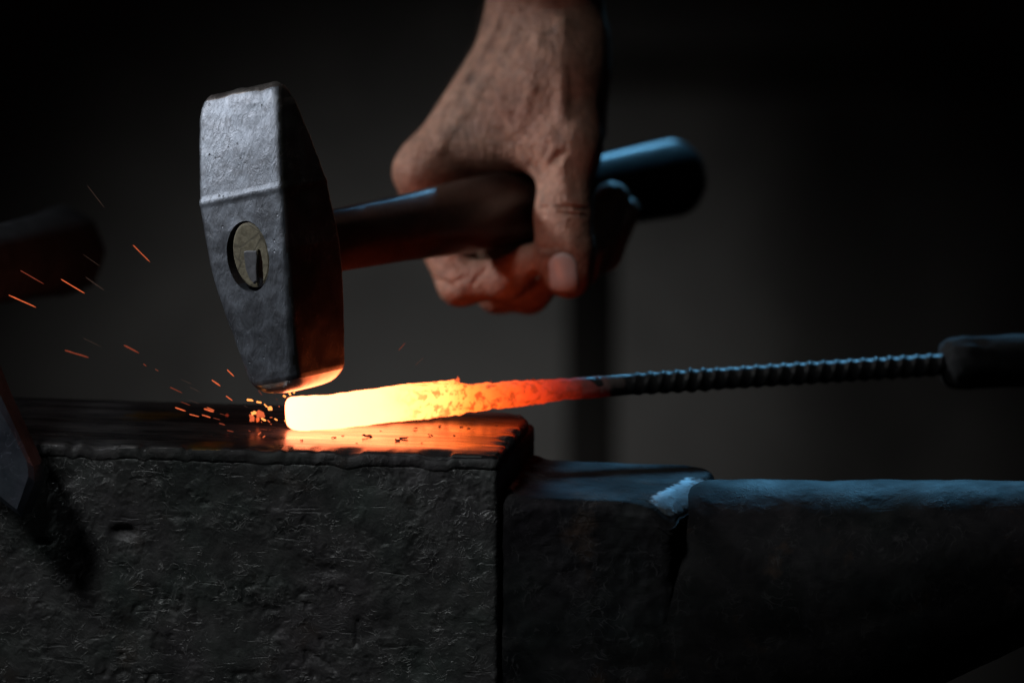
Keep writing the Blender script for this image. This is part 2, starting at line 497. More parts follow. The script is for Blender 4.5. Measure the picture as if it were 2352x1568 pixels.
# horn
rings = []
NA, NR = 150, 110
for i in range(NA):
    t = i / (NA - 1); a = 0.045 + 0.31 * t
    rz = np.interp(a, [0.045, 0.08, 0.18, 0.235, 0.30, 0.34, 0.352, 0.355], [0.072, 0.066, 0.045, 0.0315, 0.018, 0.010, 0.005, 0.0008])
    rb = np.interp(a, [0.045, 0.08, 0.18, 0.235, 0.30, 0.34, 0.352, 0.355], [0.051, 0.0505, 0.042, 0.031, 0.018, 0.009, 0.005, 0.0008])
    top = TZ - 0.0025 + 0.0030 * smooth((a - 0.070) / 0.015) + 0.020 * max(0, a - 0.09) + (0.0 if a < 0.30 else -0.2 * (a - 0.30))
    rg = []
    for j in range(NR):
        an = 2 * math.pi * j / NR
        c, s = math.cos(an), math.sin(an)
        cz = top - rz
        n = (0, c, s)
        q = (a, 0.052 + rb * c * (1 + 0.06 * abs(math.sin(2 * an))), cz + rz * s)
        m = 0.0004 * nz(q, 55, 3) + 0.0012 * nz(q, 14, 2) + 0.00012 * nz(q, 230, 2)
        m *= min(1, rz / 0.02)
        rg.append(AB(q[0], q[1] + c * m, q[2] + s * m))
    rings.append(np.array(rg))
v, f = loft(rings)
obj('horn', v, f, mat_forged('smooth_worn_horn_iron', lo=(0.005, 0.0055, 0.006), hi=(0.022, 0.021, 0.021), bs=0.35, rough=0.6, metal=0.0, spec=0.06), anvil)

# waist and feet, below the frame
prof = [(-0.149, -0.30, 0.076, 0.002, 0.097), (-0.19, -0.25, 0.05, 0.012, 0.088), (-0.24, -0.21, 0.02, 0.018, 0.082),
        (-0.30, -0.25, 0.05, 0.0, 0.10), (-0.325, -0.29, 0.09, -0.02, 0.12), (-0.36, -0.29, 0.09, -0.02, 0.12)]
rings = []
for (z, a0, a1, b0, b1) in prof:
    o = rrect((a1 - a0) / 2, (b1 - b0) / 2, 0.012, 5, 8)
    rings.append(np.array([AB((a0 + a1) / 2 + x, (b0 + b1) / 2 + y, z) for x, y in o]))
v, f = loft(rings); obj('waist', v, f, MF, anvil)

# stump
st = empty('anvil_stump', A0 + np.array([-0.1, 0.05, -0.76]), 'round wooden stump block standing under the iron anvil', 'stump')
rings = []
for z in np.linspace(-0.758, BASEZ - 0.0005, 14):
    rings.append(np.array([AB(-0.10 + (0.27 + 0.006 * nz((math.cos(x) * .3, math.sin(x) * .3, z), 9, 3)) * math.cos(x), 0.05 + (0.27 + 0.006 * nz((math.cos(x) * .3, math.sin(x) * .3, z), 9, 3)) * math.sin(x), z) for x in np.linspace(0, 2 * math.pi, 72, endpoint=False)]))
v, f = loft(rings)
obj('block', v, f, mat_simple('stump_wood', (0.05, 0.035, 0.022), (0.13, 0.09, 0.055), 25, 0.8, 0, 0.5, 0.004, (1, 1, 0.15)), st)

# ------------------------------------------------------------------ steel bar on the anvil
c0 = hit(700, 991, 0)
DD0 = depth_of(c0)
def bdd(px): return DD0 + 0.004 + (px - 700) / 1500.0 * 0.085
bar = empty('steel_bar', P(690, 985, bdd(690)), 'white-hot steel bar on the anvil with its dark ribbed rod reaching right', 'steel bar')
bo = np.array(bar.location)
# centre line in pixels: x, y, half height, half depth (m), roundness
BP = [(659, 951, .0035, .0030), (661, 950.5, .0050, .0042), (666, 950, .0061, .0052), (676, 950, .0067, .0058), (700, 950, .0071, .0062), (760, 946, .0070, .0063), (860, 933, .0071, .0064), (900, 927, .0072, .0064),
      (960, 922, .0073, .0064), (1000, 918, .0072, .0064), (1050, 914, .0071, .0063), (1056, 914, .0067, .0060), (1062, 915, .0060, .0055), (1075, 914, .0056, .0053), (1120, 910, .0056, .0052), (1180, 905, .0053, .0050),
      (1240, 899, .0050, .0049), (1290, 894, .0046, .0047), (1330, 891, .0046, .0046), (1380, 888, .0047, .0047), (1425, 884.5, .0046, .0046), (1432, 884, .0040, .0040)]
xs = [b[0] for b in BP]
def barat(x):
    y = np.interp(x, xs, [b[1] for b in BP]); return P(x, y, bdd(x))
axv = barat(1300) - barat(700); axv /= np.linalg.norm(axv)
sd = np.cross(Z_, axv); sd /= np.linalg.norm(sd); upv = np.cross(axv, sd)
sx = sorted(set(list(np.linspace(659, 1432, 370)) + [660, 662, 664]))
rings = []
for x in sx:
    hh = np.interp(x, xs, [b[2] for b in BP]); hd = np.interp(x, xs, [b[3] for b in BP])
    rr = np.interp(x, [660, 1050, 1200, 1320], [0.0028, 0.0026, 0.0032, 0.0046])
    c = barat(x); o = rrect(hd, hh, min(rr, hh * .95, hd * .95), 5, 6)
    rg = []
    for (u, w) in o:
        p = c + sd * u + upv * w
        n = (sd * u + upv * w); n /= np.linalg.norm(n)
        amp = 0.00035 if x < 1000 else 0.0006
        p = p + n * (amp * nz(p, 190, 3) + 0.0004 * nz(p, 60, 2))
        rg.append(p)
    rings.append(np.array(rg))
v, f = loft(rings)
# keep the underside resting on the plate
v[:, 2] = np.maximum(v[:, 2], 0.00025)

def mat_hot():
    t = NT('incandescent_steel')
    sep = t.n('ShaderNodeSeparateXYZ')
    mp = t.n('ShaderNodeMapping'); mp.vector_type = 'POINT'
    ang = math.atan2(axv[1], axv[0])
    mp.inputs['Rotation'].default_value = (0, 0, -ang)
    t.l(t.tc.outputs['Object'], mp.inputs['Vector']); t.l(mp.outputs[0], sep.inputs[0])
    L0 = lambda px: float((barat(px) - bo) @ np.array([math.cos(ang), math.sin(ang), 0]))
    a, b = L0(660), L0(1420)
    mr = t.n('ShaderNodeMapRange'); mr.inputs['From Min'].default_value = a; mr.inputs['From Max'].default_value = b
    wob = t.math('MULTIPLY', t.math('SUBTRACT', t.noise(120, 4, 0.6), 0.5), 0.012)
    t.l(t.math('ADD', sep.outputs[0], wob), mr.inputs['Value'])
    def q(px): return (px - 660) / 760.0
    def hot(r, g, b): return (1.0, g / r, b / r)
    PR = [(660, (10.0, 2.1, .85)), (860, (9.2, 1.7, .58)), (1010, (6.0, 1.02, .22)), (1070, (3.2, .46, .06)), (1150, (1.55, .15, .018)), (1225, (.85, .05, .008)), (1285, (.24, .012, .004)), (1340, (.035, .002, .001)), (1400, (0.0001, 0, 0))]
    col = t.ramp(mr.outputs[0], [(q(x), hot(*e)) for x, e in PR])
    st = t.ramp(mr.outputs[0], [(q(x), g3(e[0] / 10.0)) for x, e in PR])
    # cooler flakes of scale: dull patches on the right-hand half
    sp = t.ramp(t.noise(230, 5, 0.62, 0.4), [(0.50, g3(0)), (0.60, g3(1))])
    zone = t.ramp(mr.outputs[0], [(q(900), g3(0)), (q(980), g3(0.75)), (q(1100), g3(0.9)), (q(1190), g3(0.55)), (q(1400), g3(0.45))])
    sp2 = t.ramp(t.voro(330), [(0.18, g3(1)), (0.30, g3(0))])
    sp2 = t.math('MULTIPLY', sp2, t.ramp(t.noise(90, 3), [(0.48, g3(0)), (0.56, g3(1))]))
    m = t.math('MULTIPLY', t.math('MAXIMUM', sp, sp2), zone, True)
    dim = t.math('SUBTRACT', 1.0, t.math('MULTIPLY', m, 0.78))
    col = t.mix(t.math('MULTIPLY', m, 0.35), col, (1.0, 0.10, 0.012))
    s2 = t.math('MULTIPLY', t.math('MULTIPLY', st, dim), 10.0)
    b = t.bump(t.noise(260, 4, 0.6), 0.5, 0.001)
    return t.set(Base_Color=(0.06, 0.045, 0.04), Roughness=0.75, Emission_Color=col, Emission_Strength=s2, Normal=b)
MHOT = mat_hot()
obj('billet', v, f, MHOT, bar)

# ribbed rod
def rodc(x):
    y = np.interp(x, [1340, 1500, 1800, 2165, 2420], [890, 879, 860, 837, 820]); return P(x, y, bdd(x))
rings = []
N = 1500
p0 = rodc(1340); p1 = rodc(2185)
Lr = np.linalg.norm(p1 - p0)
for i in range(N):
    t = i / (N - 1); x = 1340 + 845 * t
    c = rodc(x); s = Lr * t
    rg = []
    amp = smooth((x - 1380) / 130) * 0.00062 * (0.75 + 0.5 * noise.noise(Vector((x * .011, 2, 2))))
    for j in range(28):
        an = 2 * math.pi * j / 28
        ph = (s / 0.0063 + an / math.pi * 1.0) % 1.0
        rib = math.exp(-((ph - 0.5) / 0.21) ** 2)
        r = 0.00455 + amp * rib * 1.5 + 0.00012 * nz((x * .002, an, 0), 20, 2)
        rg.append(c + sd * r * math.cos(an) + upv * r * math.sin(an))
    rings.append(np.array(rg))
v, f = loft(rings)
MROD = mat_simple('dark_scaled_rebar', (0.010, 0.010, 0.011), (0.022, 0.021, 0.020), 300, 0.5, 0.0, 0.5, 0.0008, (1, 1, 1), 0.28)
obj('ribbed_rod', v, f, MROD, bar)
# pipe handle
rings = []
for i in range(90):
    t = i / 89; x = 2163 + 900 * t
    base = np.interp(x, [2163, 2168, 2176, 2195, 2215, 2235, 2260, 3063], [.0045, .0085, .0112, .0122, .0126, .0118, .0118, .0122])
    c = P(x, np.interp(x, [2163, 3063], [837, 790]), bdd(x))
    rg = []
    for j in range(40):
        an = 2 * math.pi * j / 40
        lump = 0.0016 * nz((x * .004, math.cos(an), math.sin(an)), 2.2, 3) * (1 if x < 2260 else 0.35)
        r = base + lump
        rg.append(c + sd * r * math.cos(an) + upv * r * math.sin(an))
    rings.append(np.array(rg))
v, f = loft(rings)
obj('pipe_handle', v, f, mat_simple('blackened_pipe', (0.006, 0.006, 0.007), (0.018, 0.018, 0.018), 160, 0.9, 0.0, 0.4, 0.001, (1, 1, 1), 0.2), bar)
# curled flake of scale standing on the bar's shoulder, and crumbs
def flake_mesh(size, seed, flat=0.25):
    rnd = random.Random(seed); V = []; Fc = []
    n = 9
    up = []; dn = []
    for i in range(n):
        a = 2 * math.pi * i / n; r = size * rnd.uniform(0.55, 1.15)
        z = size * rnd.uniform(-flat, flat)
        V.append((r * math.cos(a), r * math.sin(a), z + size * 0.16)); V.append((r * 1.05 * math.cos(a), r * 1.05 * math.sin(a), z - size * 0.10))
    V.append((0, 0, size * 0.30)); V.append((0, 0, -size * 0.12))
    for i in range(n):
        j = (i + 1) % n
        Fc.append((2 * i, 2 * j, 2 * n)); Fc.append((2 * j + 1, 2 * i + 1, 2 * n + 1)); Fc.append((2 * i, 2 * i + 1, 2 * j + 1, 2 * j))
    return np.array(V), Fc
M_EMB = mat_emit('ember_red', (1.0, 0.13, 0.03), 1.3)
M_EMBD = mat_emit('ember_dull', (1.0, 0.07, 0.02), 0.18)
def place_flake(name, c, size, seed, mat, rot=(0, 0, 0), sc=(1, 1, 1), flat=0.25, **tg):
    V, Fc = flake_mesh(size, seed, flat)
    from mathutils import Euler
    M = np.array(Euler(rot).to_matrix())
    V = (V * np.array(sc)) @ M.T + np.asarray(c)
    o = obj(name, V, Fc, mat, origin=c, smooth=False)
    tag(o, **tg); return o

def lay(c, dz=0.0004): return np.array([c[0], c[1], dz])
place_flake('scale_flake', P(1050, 876, bdd(1050)), 0.0019, 3, M_EMB, (1.2, 0.3, 0.4), (0.7, 1.4, 1), 0.5, label='red curled flake standing up on the shoulder of the hot bar', cat='scale flake', group='flakes of scale on the bar')
place_flake('scale_flake', P(1133, 884, bdd(1133)), 0.0016, 8, M_EMBD, (1.0, 0.1, 0.9), (0.4, 1.5, 1), 0.3, label='dark sliver flake on top of the orange part of the bar', cat='scale flake', group='flakes of scale on the bar')
place_flake('scale_flake', P(1227, 874, bdd(1227)), 0.0012, 9, M_EMBD, (1.2, 0, 0.2), (1, 1, 1), 0.3, label='tiny dark flake on the top of the bar where it turns red', cat='scale flake', group='flakes of scale on the bar')

MFLK = mat_simple('black_mill_scale', (0.02, 0.018, 0.018), (0.07, 0.06, 0.055), 600, 0.6, 0.3, 0.4, 0.0005)
def c4b(x, y): return (588 + x * 0.35, 793.8 + y * 0.35)
FL = [((722, 600), .0019, 'double dark flake below the middle of the glowing bar'), ((745, 598), .0016, None), ((925, 625), .0016, 'dark ring-shaped flake right of the double flake on the anvil face'),
      ((977, 612), .0020, 'upright dark crumb of scale near the front lip of the anvil'), ((1050, 548), .0013, 'round dark crumb close under the bar middle'),
      ((1205, 527), .0010, None), ((1145, 590), .0012, None), ((510, 605), .0011, 'small crumb in the yellow reflection left of the double flake'), ((300, 625), .0011, 'lone upright crumb in the brightest reflection under the bar tip'),
      ((570, 590), .0007, None), ((1420, 487), .0009, None), ((1520, 487), .0010, None), ((1350, 536), .0010, None), ((1395, 545), .0009, None), ((1215, 478), .0010, None), ((1580, 522), .0006, None),
      ((1090, 640), .0007, None), ((820, 560), .0006, None), ((1300, 590), .0007, None), ((660, 640), .0006, None)]
for i, ((x, y), s, lab) in enumerate(FL):
    c = hit(*c4b(x, y), 0)
    place_flake('scale_flake', lay(c, s * 0.3), s * 0.85, 20 + i, MFLK, (0.2 * math.sin(i), 0.2 * math.cos(i * 2), i), (1.3, 1, 0.55), 0.45,
                label=lab or 'tiny dark crumb of scale lying in the orange reflection on the anvil face', cat='scale flake', group='dark crumbs of scale on the anvil face')

# ------------------------------------------------------------------ hammer
def unit(v): v = np.array(v, float); return v / np.linalg.norm(v)
Hh = unit((.52, .12, .845)); Ht = unit((-.186, .976, -.024)); Ht = unit(Ht - Hh * (Ht @ Hh)); Hw = np.cross(Ht, Hh)
if Hw[0] < 0: Hw = -Hw
hh_, ht_, hw_ = C2W(Hh), C2W(Ht), C2W(Hw)
HC = P(631, 578, 0.0)
hammer = empty('hammer', HC, 'steel cross peen hammer gripped in the hand just above the glowing bar', 'hammer')
MH = mat_hammer_steel()
def HP(w, h, t): return HC + w * hw_ + h * hh_ + t * ht_
sec = [(.0712, .0165, .0016, .001), (.0705, .0185, .0030, .0025), (.069, .0203, .0044, .0035), (.066, .0212, .0058, .0035), (.0635, .0217, .0068, .003), (.0465, .0220, .0125, .0028), (.0285, .0222, .0173, .0025), (.0268, .0223, .0182, .0025), (.0255, .0223, .0184, .0025), (.024, .0221, .0183, .0026),
       (.012, .0216, .0200, .0028), (0, .0210, .0212, .0028), (-.0115, .0196, .0214, .003), (-.0228, .0177, .0215, .0033), (-.040, .0148, .0213, .0035), (-.050, .0132, .0212, .0045), (-.0530, .0129, .0210, .005), (-.0548, .0123, .0205, .0055), (-.0566, .0112, .0193, .006), (-.0582, .0097, .0177, .006), (-.0593, .0080, .0158, .006), (-.0600, .0055, .0125, .005), (-.0603, .0030, .008, .003)]
def head_rings(sec, HPf, sg=6):
    ts = [s[0] for s in sec][::-1]
    def ip(t, k): return float(np.interp(t, ts, [s[k] for s in sec][::-1]))
    tl = sorted(set([s[0] for s in sec] + list(np.linspace(-.055, .066, 60))))
    rings = []
    for t in tl:
        o = rrect(ip(t, 1), ip(t, 2), ip(t, 3), sg, 12)
        rg = []
        for (w, h) in o:
            p = HPf(w, h, t); c = HPf(0, 0, t); n = p - c; L = np.linalg.norm(n); n = n / max(L, 1e-6)
            m = 0.00022 * nz(p, 160, 3) + 0.0003 * nz(p, 45, 2)
            if t > .062: m += 0.0012 * nz(p, 90, 3)
            rg.append(p + n * m + (ht_ * 0.0012 * nz(p, 110, 2) if t > .064 else 0))
        rings.append(np.array(rg))
    return rings
v, f = loft(head_rings(sec, HP))
f = [tuple(x[::-1]) for x in f]
head = obj('hammer_head', v, f, MH, hammer)
# eye hole
def bool_cut(o, V, Fc):
    import bmesh
    for ob_me in (o.data,):
        bm = bmesh.new(); bm.from_mesh(ob_me); bmesh.ops.recalc_face_normals(bm, faces=bm.faces); bm.to_mesh(ob_me); bm.free()
    me = bpy.data.meshes.new('cutter'); me.from_pydata([tuple(x) for x in V.tolist()], [], Fc)
    bm = bmesh.new(); bm.from_mesh(me); bmesh.ops.recalc_face_normals(bm, faces=bm.faces); bm.to_mesh(me); bm.free()
    c = bpy.data.objects.new('cutter', me); COL.objects.link(c)
    md = o.modifiers.new('b', 'BOOLEAN'); md.operation = 'DIFFERENCE'; md.object = c; md.solver = 'EXACT'
    bpy.context.view_layer.update()
    dg = bpy.context.evaluated_depsgraph_get()
    nm = bpy.data.meshes.new_from_object(o.evaluated_get(dg))
    o.modifiers.clear(); o.data = nm
    bpy.data.objects.remove(c); bpy.data.meshes.remove(me)
    nm.polygons.foreach_set('use_smooth', [True] * len(nm.polygons))
    try: nm.set_sharp_from_angle(angle=math.radians(44))
    except Exception: pass
EC = (0.0005, 0.0)                 # eye centre (w,t)
ring = ell(.0108, .0152, 48)
rr_ = [np.array([HP(EC[0] + x, h, EC[1] + y) for x, y in ring]) for h in (-.03, .03)]
v, f = loft(rr_); bool_cut(head, v, f)

MCH = mat_forged('shade_darkened_hammer_cheek', lo=(0.07, 0.06, 0.056), hi=(0.19, 0.165, 0.155), bs=0.12, rough=0.36, metal=0.6)  # darker than the eye face: shade of the turned sides put into the colour
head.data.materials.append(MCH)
head.data.materials.append(mat_simple('polished_striking_face', (0.42, 0.40, 0.39), (0.6, 0.58, 0.56), 140, 0.30, 0.95, 0.25, 0.0006))
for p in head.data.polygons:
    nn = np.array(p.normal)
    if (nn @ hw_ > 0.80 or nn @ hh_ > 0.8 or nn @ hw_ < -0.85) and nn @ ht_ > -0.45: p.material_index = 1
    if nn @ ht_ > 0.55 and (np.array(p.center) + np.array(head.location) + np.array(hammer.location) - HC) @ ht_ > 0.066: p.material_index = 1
    if (np.array(p.center) + np.array(head.location) + np.array(hammer.location) - HC) @ ht_ < -0.0556: p.material_index = 2

# handle: flared octagonal-ish tool handle
def handle_r(s):
    a = np.interp(s, [-.0205, .02, .026, .05, .10, .15, .20, .26, .32, .345, .352, .356], [.0092, .0096, .0125, .0125, .0140, .0160, .0165, .0160, .0175, .0180, .0168, .012])
    b = np.interp(s, [-.0205, .02, .026, .05, .10, .15, .20, .26, .32, .345, .352, .356], [.0140, .0142, .0144, .0140, .0150, .0172, .0180, .0172, .0190, .0196, .0182, .013])
    return float(a), float(b)
rings = []
for s in list(np.linspace(-.0195, .02, 14)) + [.0212, .023, .026] + list(np.linspace(.03, .345, 70)) + [.348, .351, .354, .3565, .358]:
    ra, rb = handle_r(s)
    if s > .355: ra *= .75; rb *= .75
    o = ell(ra, rb, 56, 0.35 if s > .026 else 0.0)
    off = 0.0014 * (1 - smooth((s + .02) / .03))
    rings.append(np.array([HP(EC[0] + off + x, s, EC[1] + off * 0.3 + y) for x, y in o]))
v, f = loft(rings)
MHD = mat_simple('dark_oiled_handle_wood', (0.012, 0.006, 0.0045), (0.042, 0.019, 0.013), 90, 0.33, 0, 0.4, 0.0010, (1, 0.2, 1))
handle = obj('handle', v, f, MHD, hammer)
te = NT('end_grain_wood')
n1 = te.noise(330, 4, 0.6, 0.5)
crk = te.voro(85, 'DISTANCE_TO_EDGE')
col = te.ramp(n1, [(0.3, (0.13, 0.11, 0.07)), (0.7, (0.27, 0.235, 0.16))])
col = te.mix(te.ramp(crk, [(0.0, g3(0.6)), (0.035, g3(0))]), col, (0.03, 0.025, 0.02))
te.set(Base_Color=col, Roughness=0.7, Normal=te.bump(n1, 0.5, 0.0008))
# end grain plug, wedge and the open slot beside it
def plate(name, outline, h0, h1, mat, par, dome=0.0):
    rg = [np.array([HP(x, h, y) for x, y in outline]) for h in (h1, h0 + .0004)] + [np.array([HP(cxy[0] + (x - cxy[0]) * .93, h0, cxy[1] + (y - cxy[1]) * .93) for x, y in outline for cxy in [np.mean(outline, axis=0)]])]
    V, Fc = loft(rg)
    o = obj(name, V, Fc, mat, par, smooth=False)
    return o
oc = ell(.0091, .0139, 48); oc = oc + np.array([EC[0] + .0014, EC[1] + .0004])
slot = [(x, y) for x, y in oc]
# build the plug outline with a notch cut out for the slot
out = []
for x, y in oc:
    out.append((x, y))
def local(px, py):                # pixel on the eye face -> (w,t)
    n = hh_; o_ = HP(0, -.0212, 0)
    r = F + (px - 1176) / K * R - (py - 784) / K * U
    p = CAM + ((o_ - CAM) @ n) / (r @ n) * r - HC
    return float(p @ hw_), float(p @ ht_)
plug = plate('end_grain', oc, -.0206, -.0180, te.m, handle)
import bmesh
cutter_px = [(590, 572), (596, 575), (601, 600), (603, 640), (599, 668), (589, 668), (588, 620)]
cl = np.array([local(*q) for q in cutter_px])
v, f = loft([np.array([HP(x, h, y) for x, y in cl]) for h in (-.024, -.0190)]); bool_cut(plug, v, f); plug.data.polygons.foreach_set('use_smooth', [False] * len(plug.data.polygons))
wedge_px = [(559, 578), (566, 576), (588, 576), (590, 590), (588, 615), (589, 646), (582, 652), (572, 640), (563, 616)]
wl = np.array([local(*q) for q in wedge_px])
plate('wedge', wl, -.0212, -.0186, mat_simple('grey_iron_wedge', (0.12, 0.12, 0.13), (0.25, 0.25, 0.27), 200, 0.5, 0.5, 0.4, 0.0006), handle)

# ------------------------------------------------------------------ hand (one continuous surface from a distance field)
H = 1.0
def q(px, py, dd): return P(px, py, dd)
def cap(Pt, a, b, ra, rb):
    ab = b - a; t = np.clip(((Pt - a) @ ab) / (ab @ ab), 0, 1)
    d = Pt - a - t[:, None] * ab
    return np.sqrt(np.einsum('ij,ij->i', d, d)) - (ra + (rb - ra) * t)
def smin(a, b, k):
    h = np.maximum(k - np.abs(a - b), 0) / k
    return np.minimum(a, b) - h * h * k * 0.25
def smax(a, b, k): return -smin(-a, -b, k)

cm = 0.01
PALM = [  # chains of (px,py,dd,r) pairs, k
    ((1250, -700, .10), (1250, -250, .16), 4.2, 3.25), ((1250, -250, .16), (1254, 60, .180), 3.25, 2.42),
    ((1254, 60, .18), (1262, 170, .178), 2.42, 2.2),
    ((1220, 80, .178), (965, 398, .164), 1.95, 1.05), ((1265, 95, .195), (1022, 388, .184), 1.9, 1.0),
    ((1280, 110, .21), (1080, 385, .203), 1.8, 1.0), ((1300, 130, .22), (1135, 395, .220), 1.7, 0.95),
    ((1268, 140, .165), (1085, 330, .165), 2.1, 1.55), ((1275, 180, .158), (1160, 330, .160), 1.8, 1.35),
    ((1300, 110, .172), (1305, 335, .146), 1.85, 1.42), ((1240, 200, .158), (1235, 335, .150), 1.6, 1.1),
    ((1325, 170, .19), (1335, 300, .19), 1.5, 1.2),
    ((975, 385, .164), (1150, 380, .215), 1.15, 1.0), ((1150, 572, .182), (1265, 590, .190), 1.25, 1.2),
]
THUMB = [((1304, 330, .146), (1293, 500, .137), 1.40, 1.22), ((1293, 500, .137), (1298, 580, .134), 1.22, 1.27), ((1298, 580, .134), (1306, 628, .133), 1.27, 1.14)]
FING = [
    [((968, 400, .164), (1005, 540, .166), 1.12, 1.08), ((1005, 540, .166), (1058, 650, .158), 1.08, 1.03), ((1058, 650, .158), (1165, 640, .146), 1.02, 0.95), ((1165, 640, .146), (1213, 600, .141), 0.92, 0.78)],
    [((1022, 392, .184), (1060, 560, .186), 1.1, 1.05), ((1060, 560, .186), (1145, 668, .180), 1.05, 1.0), ((1145, 668, .180), (1215, 672, .166), 1.0, 0.95), ((1215, 672, .166), (1300, 600, .160), 0.92, 0.8)],
    [((1080, 390, .203), (1120, 560, .205), 1.05, 1.0), ((1120, 560, .205), (1200, 650, .20), 1.0, 0.95), ((1200, 650, .20), (1330, 610, .188), 0.95, 0.88), ((1330, 610, .188), (1406, 458, .186), 1.0, 0.86)],
    [((1135, 397, .22), (1180, 560, .222), 1.0, 0.95), ((1180, 560, .222), (1270, 630, .218), 0.95, 0.9), ((1270, 630, .218), (1385, 580, .208), 0.9, 0.85), ((1385, 580, .208), (1436, 486, .206), 0.9, 0.72)],
]
CREASE = [  # surface creases (px list), radius cm
    ([(1180, 332), (1196, 356), (1216, 380), (1232, 398)], .10), ([(1284, 352), (1262, 378), (1246, 398)], .11), ([(1262, 330), (1252, 352), (1244, 380)], .06),
    ([(1222, 345), (1235, 372), (1240, 400)], .07), ([(1300, 340), (1285, 370), (1262, 400)], .06), ([(1140, 300), (1170, 325), (1186, 345)], .09),
    ([(1000, 640), (1040, 652), (1078, 632)], .09), ([(1012, 655), (1050, 664)], .06), ([(1086, 652), (1104, 628), (1122, 608)], .12),
    ([(1235, 566), (1262, 572), (1300, 566)], .05), ([(1240, 480), (1300, 474), (1350, 482)], .07), ([(1238, 494), (1300, 490), (1350, 496)], .05),
]
def palm_sdf(Pt):
    d = None
    for (a, b, ra, rb) in PALM:
        e = cap(Pt, q(*a), q(*b), ra * cm, rb * cm)
        d = e if d is None else smin(d, e, 0.012)
    return d
def chain(Pt, ch, k):
    d = None
    for (a, b, ra, rb) in ch:
        e = cap(Pt, q(*a), q(*b), ra * cm, rb * cm)
        d = e if d is None else smin(d, e, k)
    return d
def handle_sdf(Pt):
    L = Pt - HC; w = L @ hw_; h = L @ hh_; t = L @ ht_
    ra = np.interp(h, [0, .05, .10, .15, .20, .26, .32, .345], [.0122, .0125, .0140, .0160, .0165, .0160, .0175, .0180])
    rb = np.interp(h, [0, .05, .10, .15, .20, .26, .32, .345], [.0140, .0140, .0150, .0172, .0180, .0172, .0190, .0196])
    n = np.sqrt((w / ra) ** 2 + (t / rb) ** 2)
    return (n - 1) * np.minimum(ra, rb)
def hand_sdf(Pt, crease=True):
    d = smin(palm_sdf(Pt), chain(Pt, THUMB, 0.006), 0.009)
    fg = None
    for ch in FING:
        e = chain(Pt, ch, 0.004)
        fg = e if fg is None else smin(fg, e, 0.0016)
    d = smin(d, fg, 0.0045)
    d = smax(d, -(handle_sdf(Pt) + 0.0003), 0.0015)
    if crease:
        for pts, r in VEIN:
            for i in range(len(pts) - 1):
                d = smin(d, cap(Pt, pts[i], pts[i + 1], r * cm, r * cm), 0.003)
        for pts, r in CR3:
            for i in range(len(pts) - 1):
                e = cap(Pt, pts[i], pts[i + 1], r * cm, r * cm * .8)
                d = smax(d, -e, 0.0016)
    return d
def march(px, py):
    dr = unit(F + (px - 1176) / K * R - (py - 784) / K * U)
    t = 2.0 ; p = CAM + dr * t
    for _ in range(90):
        s = float(hand_sdf(p[None, :], False)[0])
        if s < 2e-5: return p
        t += s * 0.9; p = CAM + dr * t
        if t > 2.5: return None
    return p
CR3 = []
for pts, r in CREASE:
    l = [march(*p_) for p_ in pts]
    l = [x for x in l if x is not None]
    if len(l) > 1: CR3.append((l, r))
VEIN = []
for pts, r, sink in (([(1186, 70), (1120, 190), (1060, 270), (1005, 345)], .24, .225), ([(1238, 90), (1222, 200), (1196, 300)], .22, .205), ([(1150, 40), (1120, 110), (1070, 190), (1015, 265)], .17, .165),
                     ([(1120, 190), (1165, 255), (1180, 300)], .15, .15), ([(1290, 60), (1288, 180), (1290, 280)], .26, .25), ([(1266, 300), (1290, 380), (1296, 440)], .22, .21)):
    l = [march(*p_) for p_ in pts]
    l = [x for x in l if x is not None]
    VEIN.append(([x + unit(x - CAM) * sink * cm for x in l], r))
# groove round the thumbnail
ng = [(1262, 655), (1259, 630), (1259, 606), (1268, 592), (1290, 585), (1314, 592), (1325, 606)]
CR3.append(([march(*p_) for p_ in ng], .045))

